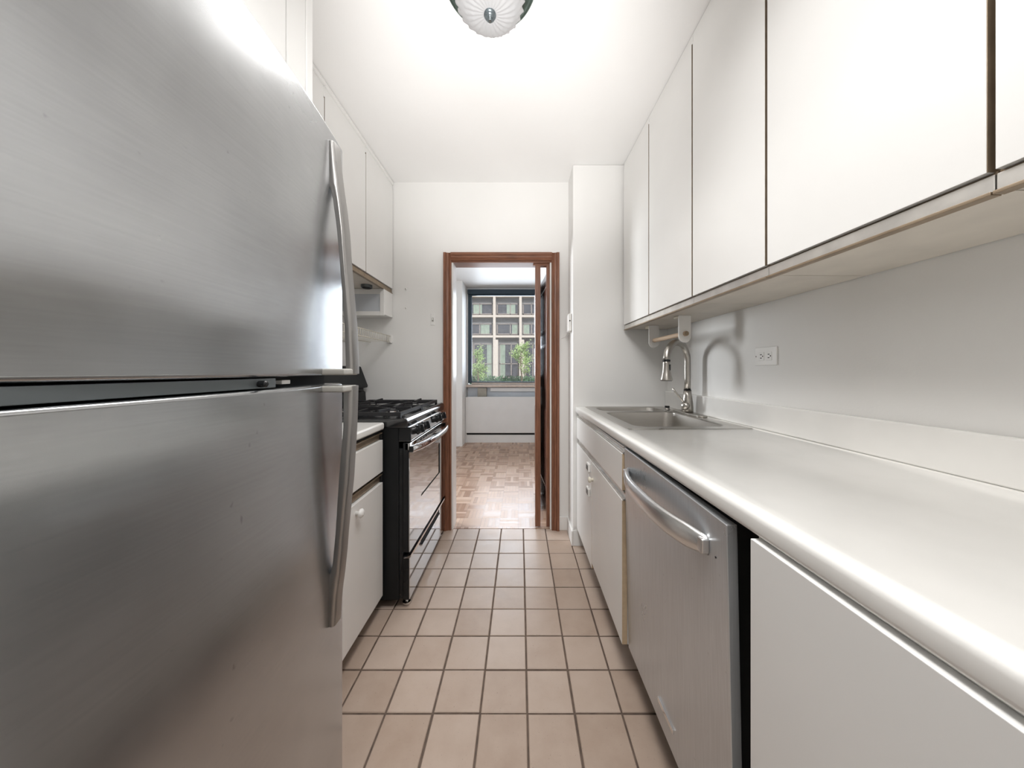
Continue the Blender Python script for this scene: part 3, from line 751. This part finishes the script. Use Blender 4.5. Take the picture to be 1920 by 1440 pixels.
obj('spout', MB().tube(path, .0172, 20), 'nickel', fa, smooth=True)
hx, hy = fxx+d.x*reach, fyy+d.y*reach
sh = obj('spray_head', MB().lathe([(.0185, 0), (.018, -.015), (.0195, -.045), (.024, -.075), (.031, -.1), (.031, -.104), (.028, -.106)], (hx, hy, zt+.001), 28), 'nickel', fa, smooth=True)
obj('seal_ring', MB().lathe([(.0192, .004), (.0195, .001), (.0195, -.004), (.0192, -.006)], (hx, hy, zt), 24), 'black', sh)
obj('nozzle', MB().lathe([(.027, -.1055), (.026, -.108), (.015, -.1075)], (hx, hy, zt+.001), 24), 'hingegrey', sh)
bd_ = Vector((.6, -.8, 0))
obj('spray_button', MB().loft([[(hx+.6*.0205-.8*s_*.006, hy-.8*.0205-.6*s_*.006, z) for s_ in (1, -1)]+[(hx+.6*.013-.8*s_*.006, hy-.8*.013-.6*s_*.006, z) for s_ in (-1, 1)] for z in (zt-.02, zt-.065)]), 'black', sh, bevel=.001)
ld = Vector((-.75, -.66, 0)).normalized()
hb = Vector((fxx, fyy, z0+.045))+ld*.022
lv = obj('lever', MB().tube([tuple(hb), tuple(hb+ld*.012), tuple(hb+ld*.022)], [.021, .021, .016], 18), 'nickel', fa, smooth=True, bevel=.0)
q0 = hb+ld*.014+Vector((0, 0, .012))
obj('lever_arm', MB().tube([tuple(q0), tuple(q0+Vector((-.018, .004, .025))), tuple(q0+Vector((-.045, .012, .062))), tuple(q0+Vector((-.06, .016, .085)))], [.006, .0055, .0045, .0055], 10), 'nickel', lv, smooth=True)
ag = thing('sink_hole_cap', 'small black cap on the rear deck of the sink', 'cap', (.535, 2.03, zr), 'R')
obj('stem', MB().lathe([(.016, .0008), (.014, .006), (.011, .01)], (.535, 2.03, zr), 18), 'nickel', ag)
obj('cap', MB().lathe([(.014, .01), (.0145, .012), (.0145, .019), (.012, .021)], (.535, 2.03, zr), 18), 'black', ag)

# dishwasher
dw = thing('dishwasher', 'stainless steel dishwasher under the right-hand counter', 'dishwasher', (.3, .9, 0), 'R')
D0, D1 = .628, 1.214
bx('tub', 'darkgap', dw, .06, .6, D0+.002, D1-.002, .1, .885, .002)
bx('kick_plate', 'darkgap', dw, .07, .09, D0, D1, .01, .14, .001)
for yy in (D0+.05, D1-.05): obj('foot', MB().lathe([(.015, 0), (.015, .1)], (.3, yy, 0), 10), 'black', dw)
def dring(y, zt): return [(-.014, y, zt), (.002, y, .155), (.023, y, .155), (.008, y, zt)]
dd = obj('door', MB().loft([dring(D0, .891), dring(D1, .902)]), 'steeld', dw, bevel=.002)
bx('door_liner', 'darkgap', dd, .022, .06, D0+.03, D1-.02, .155, .885, .002)
rings = []
n = 36
for i in range(n+1):
    t = i/n; y = .688+(1.178-.688)*t
    b = (1-abs(2*t-1)**2.8)
    z = .818; xs = -.0135
    x = xs-.006-.045*b
    hh = .0285*(.7+.3*min(1, b*2.2))
    th = .014
    rings.append([(x, y, z-hh*.75), (x-.004, y, z-hh*.3), (x-.005, y, z+hh*.2), (x-.001, y, z+hh*.8), (x+.006, y, z+hh), (x+th, y, z+hh*.8), (x+th, y, z-hh*.6), (x+.006, y, z-hh)])
obj('handle', MB().loft(rings), 'steeldh', dd, smooth=True)
for yy in (.694, 1.172): bx('handle_post', 'steeldh', dd, -.03, -.0115, yy-.01, yy+.01, .802, .834, .004)
bg_ = obj('badge', MB().box(-.0045, .001, .862, .952, .222, .235), 'chrome', dd, bevel=.001, label='small chrome badge bar')
bg_.data.transform(Matrix.Identity(4))
obj('screw', MB().lathe([(.002, 0), (.002, -.001)], (-.0122, .664, .808), 10, 'x'), 'black', dd)

# paper towel holder
pt = thing('paper_towel_holder', 'empty paper towel holder with wooden dowel under the right wall cabinet', 'paper towel holder', (.445, 1.82, 1.33), 'R')
def bracket(y0, y1, x0, x1, zb, zt_, mat):
    r = (x1-x0)/2; c = (x0+x1)/2
    pts = [(x1, zt_), (x0, zt_)] + [(c+r*math.cos(a), zb+r+r*math.sin(a)) for a in [PI+PI*i/12 for i in range(13)]]
    return obj('bracket', MB().prism(pts, 'y', y0, y1), mat, pt, bevel=.0015)
bracket(1.635, 1.645, .408, .47, 1.332, 1.4705, 'plastic')
bracket(2.0, 2.01, .408, .47, 1.332, 1.4705, 'plastic')
obj('foot_plate', MB().box(.408, .47, 2.01, 2.06, 1.452, 1.4705), 'cream', pt, bevel=.002)
obj('foot_plate', MB().box(.408, .47, 1.645, 1.69, 1.46, 1.4705), 'cream', pt, bevel=.002)
obj('dowel', MB().tube([(.44, 1.622, 1.377), (.44, 2.015, 1.377)], .0125, 16), 'dowel', pt, bevel=.001)
obj('dowel_end', MB().tube([(.44, 1.6205, 1.377), (.44, 1.6225, 1.377)], .011, 16), 'bronze', pt)

# outlet
ot = thing('wall_outlet', 'white double outlet mounted sideways on the right wall above the backsplash', 'outlet', (.618, 1.335, 1.25), 'R')
op = bx('cover_plate', 'plastic', ot, .6135, .6195, 1.275, 1.392, 1.212, 1.288, .002)
for yc in (1.354, 1.313):
    r_ = bx('receptacle', 'plastic', ot, .6115, .614, yc-.015, yc+.015, 1.232, 1.268, .003)
    for zz, w_ in ((1.257, .0016), (1.243, .0016)): bx('slot', 'darkgap', r_, .611, .6118, yc-.005, yc+.004, zz-w_, zz+w_, 0)
    obj('ground_hole', MB().lathe([(.0026, 0), (.0026, -.0008)], (.6115, yc-.01, 1.25), 10, 'x'), 'darkgap', r_)
obj('plate_screw', MB().lathe([(.003, 0), (.003, -.001)], (.6135, 1.383, 1.25), 10, 'x'), 'chrome', op)

# intercom on pier, switch and wall hooks
ic = thing('door_chime', 'small white sensor box with black button on the side of the pier', 'wall sensor', (.362, 2.33, 1.46))
bx('housing', 'plastic', ic, .338, .3615, 2.262, 2.36, 1.465, 1.59, .008, seg=3)
bx('button', 'black', ic, .344, .352, 2.2595, 2.262, 1.534, 1.543, .0005)
bx('wire_clip', 'taupe', ic, .342, .356, 2.27, 2.29, 1.455, 1.465, .001)
cord = MB().tube([(.352, 2.34, 1.462), (.34, 2.42, 1.445), (.31, 2.4285, 1.43), (.288, 2.4285, 1.415)], .0022, 6)
obj('cord', cord, 'plastic', ic)
sw = thing('light_switch', 'white switch plate on the far wall left of the doorway', 'switch', (-.652, YF, 1.57))
bx('plate', 'wall', sw, -.668, -.638, YF-.005, YF-.0005, 1.53, 1.62, .002)
bx('toggle', 'plastic', sw, -.657, -.649, YF-.014, YF-.005, 1.568, 1.582, .002)
bx('slot', 'taupe', sw, -.66, -.646, YF-.0056, YF-.005, 1.556, 1.586, 0)
for lab, z in (('small painted nail stub on the far wall, upper of two', 1.80), ('small painted nail stub on the far wall, lower of two', 1.655)):
    hk = thing('wall_nail', lab, 'nail', (-.855, YF, z))
    obj('anchor', MB().lathe([(.008, 0), (.007, -.003)], (-.855, YF-.0005, z), 12, 'y'), 'wall', hk)
    obj('shank', MB().tube([(-.855, YF-.003, z), (-.855, YF-.014, z+.003)], .0028, 8), 'taupe', hk)

# ceiling lamp
cl = thing('ceiling_light', 'round flush ceiling light with fluted glass bowl and green metal ring', 'ceiling light', (-.105, 1.135, H))
cx, cy = -.105, 1.135
obj('canopy', MB().lathe([(.1, -.001), (.115, -.015), (.12, -.03)], (cx, cy, H), 48), 'greenmetal', cl, smooth=True)
obj('ring', MB().lathe([(.109, -.028), (.15, -.028), (.162, -.034), (.1655, -.046), (.161, -.056), (.156, -.058), (.153, -.054), (.149, -.062), (.14, -.064), (.112, -.056)], (cx, cy, H), 64, cap0=False, cap1=False), 'greenmetal', cl, smooth=True)
nt_ = 144; rings = []
for k, (r, h) in enumerate(((.018, -.163), (.038, -.1615), (.06, -.157), (.083, -.149), (.1, -.138), (.111, -.127), (.117, -.118), (.118, -.113), (.113, -.106), (.11, -.085), (.11, -.05))):
    ring = []
    for j in range(nt_):
        a = 2*PI*j/nt_; sw_ = 1.1*(1-min(r, .118)/.125)
        fl_ = .5+.5*math.cos(24*(a+sw_))
        amp = .0055*min(1, max(0, (r-.02)/.05)) if k < 8 else 0
        edge = .005*math.cos(24*a) if k in (6, 7) else (.003*math.cos(24*a) if k == 5 else 0)
        ring.append((cx+(r+edge)*math.cos(a), cy+(r+edge)*math.sin(a), H+h-amp*fl_))
    rings.append(ring)
obj('glass_bowl', MB().loft(rings, True, False), 'lampglass', cl, smooth=True)
fi = obj('finial', MB().lathe([(.021, -.162), (.0215, -.168), (.018, -.171), (.0175, -.175), (.014, -.177), (.013, -.181), (.009, -.183), (.008, -.186), (.005, -.188)], (cx, cy, H), 24), 'finial', cl, bevel=.0006)

# ------------------------------------------------------------------ light
def lamp(name, typ, loc, energy, rot=None, target=None, **k):
    d_ = bpy.data.lights.new(name, typ); d_.energy = energy
    for a, b in k.items(): setattr(d_, a, b)
    o = bpy.data.objects.new(name, d_); C.objects.link(o); o.location = loc
    if target is not None: o.rotation_euler = (Vector(target)-Vector(loc)).to_track_quat('-Z', 'Y').to_euler()
    elif rot: o.rotation_euler = rot
    return o
# photographer's flash bounced off the ceiling
lamp('bounce_flash', 'SPOT', (-.08, .35, 1.25), 118, target=(-.1, 1.72, H), spot_size=1.2, spot_blend=1., shadow_soft_size=.08, color=(1, .985, .97))
lamp('fixture_light', 'SPOT', (-.105, 1.135, 2.405), 20, target=(-.105, 1.22, 0), spot_size=math.radians(138), spot_blend=.6, shadow_soft_size=.16, color=(1, .985, .965))
lamp('overhead_fill', 'AREA', (.03, .45, 2.56), 10, target=(.05, .7, 0), spread=math.radians(140), shape='DISK', size=.6, color=(1, .99, .98))  # added fill light above the frame, no fixture of its own
lamp('rear_fill', 'AREA', (-.1, -1.0, 2.56), 13, target=(-.1, -.9, 0), shape='DISK', size=.6, color=(1, .99, .98))  # added fill light behind the camera, not a known hall fixture
# daylight through the windows of the far room
lamp('side_window_daylight', 'AREA', (-2.28, 3.75, 1.55), 22, target=(.2, 2.5, 1.3), shape='RECTANGLE', size=.9, size_y=.9, color=(.95, .98, 1.), spread=math.radians(100))
lamp('front_window_daylight', 'AREA', (.13, FW+.2, 1.8), 70, target=(.13, 2, 1.2), shape='RECTANGLE', size=1.8, size_y=1.4, color=(.9, .95, 1.))
lamp('sun', 'SUN', (0, 20, 20), 3.6, rot=(math.radians(50), 0, math.radians(20)), angle=.2)
W = bpy.data.worlds.new('sky'); bpy.context.scene.world = W; W.use_nodes = True
bgn = W.node_tree.nodes['Background']; bgn.inputs[0].default_value = (.82, .9, 1., 1); bgn.inputs[1].default_value = 1.0

# ------------------------------------------------------------------ camera
cam = bpy.data.cameras.new('camera'); co = bpy.data.objects.new('camera', cam); C.objects.link(co)
co.location = (0, 0, 1.19); co.rotation_euler = (PI/2, 0, 0)
cam.sensor_fit = 'HORIZONTAL'; cam.sensor_width = 36; cam.lens = 608/1920*36
cam.shift_x = -15/1920; cam.shift_y = -25/1920; cam.clip_start = .02
bpy.context.scene.camera = co
sc = bpy.context.scene
sc.view_settings.view_transform = 'Standard'; sc.view_settings.look = 'None'; sc.view_settings.gamma = 1; sc.view_settings.use_curve_mapping = False
sc.view_settings.exposure = .33
sc.cycles.max_bounces = 10; sc.cycles.diffuse_bounces = 6; sc.cycles.glossy_bounces = 6; sc.cycles.use_denoising = True
sc.cycles.caustics_reflective = False; sc.cycles.caustics_refractive = False
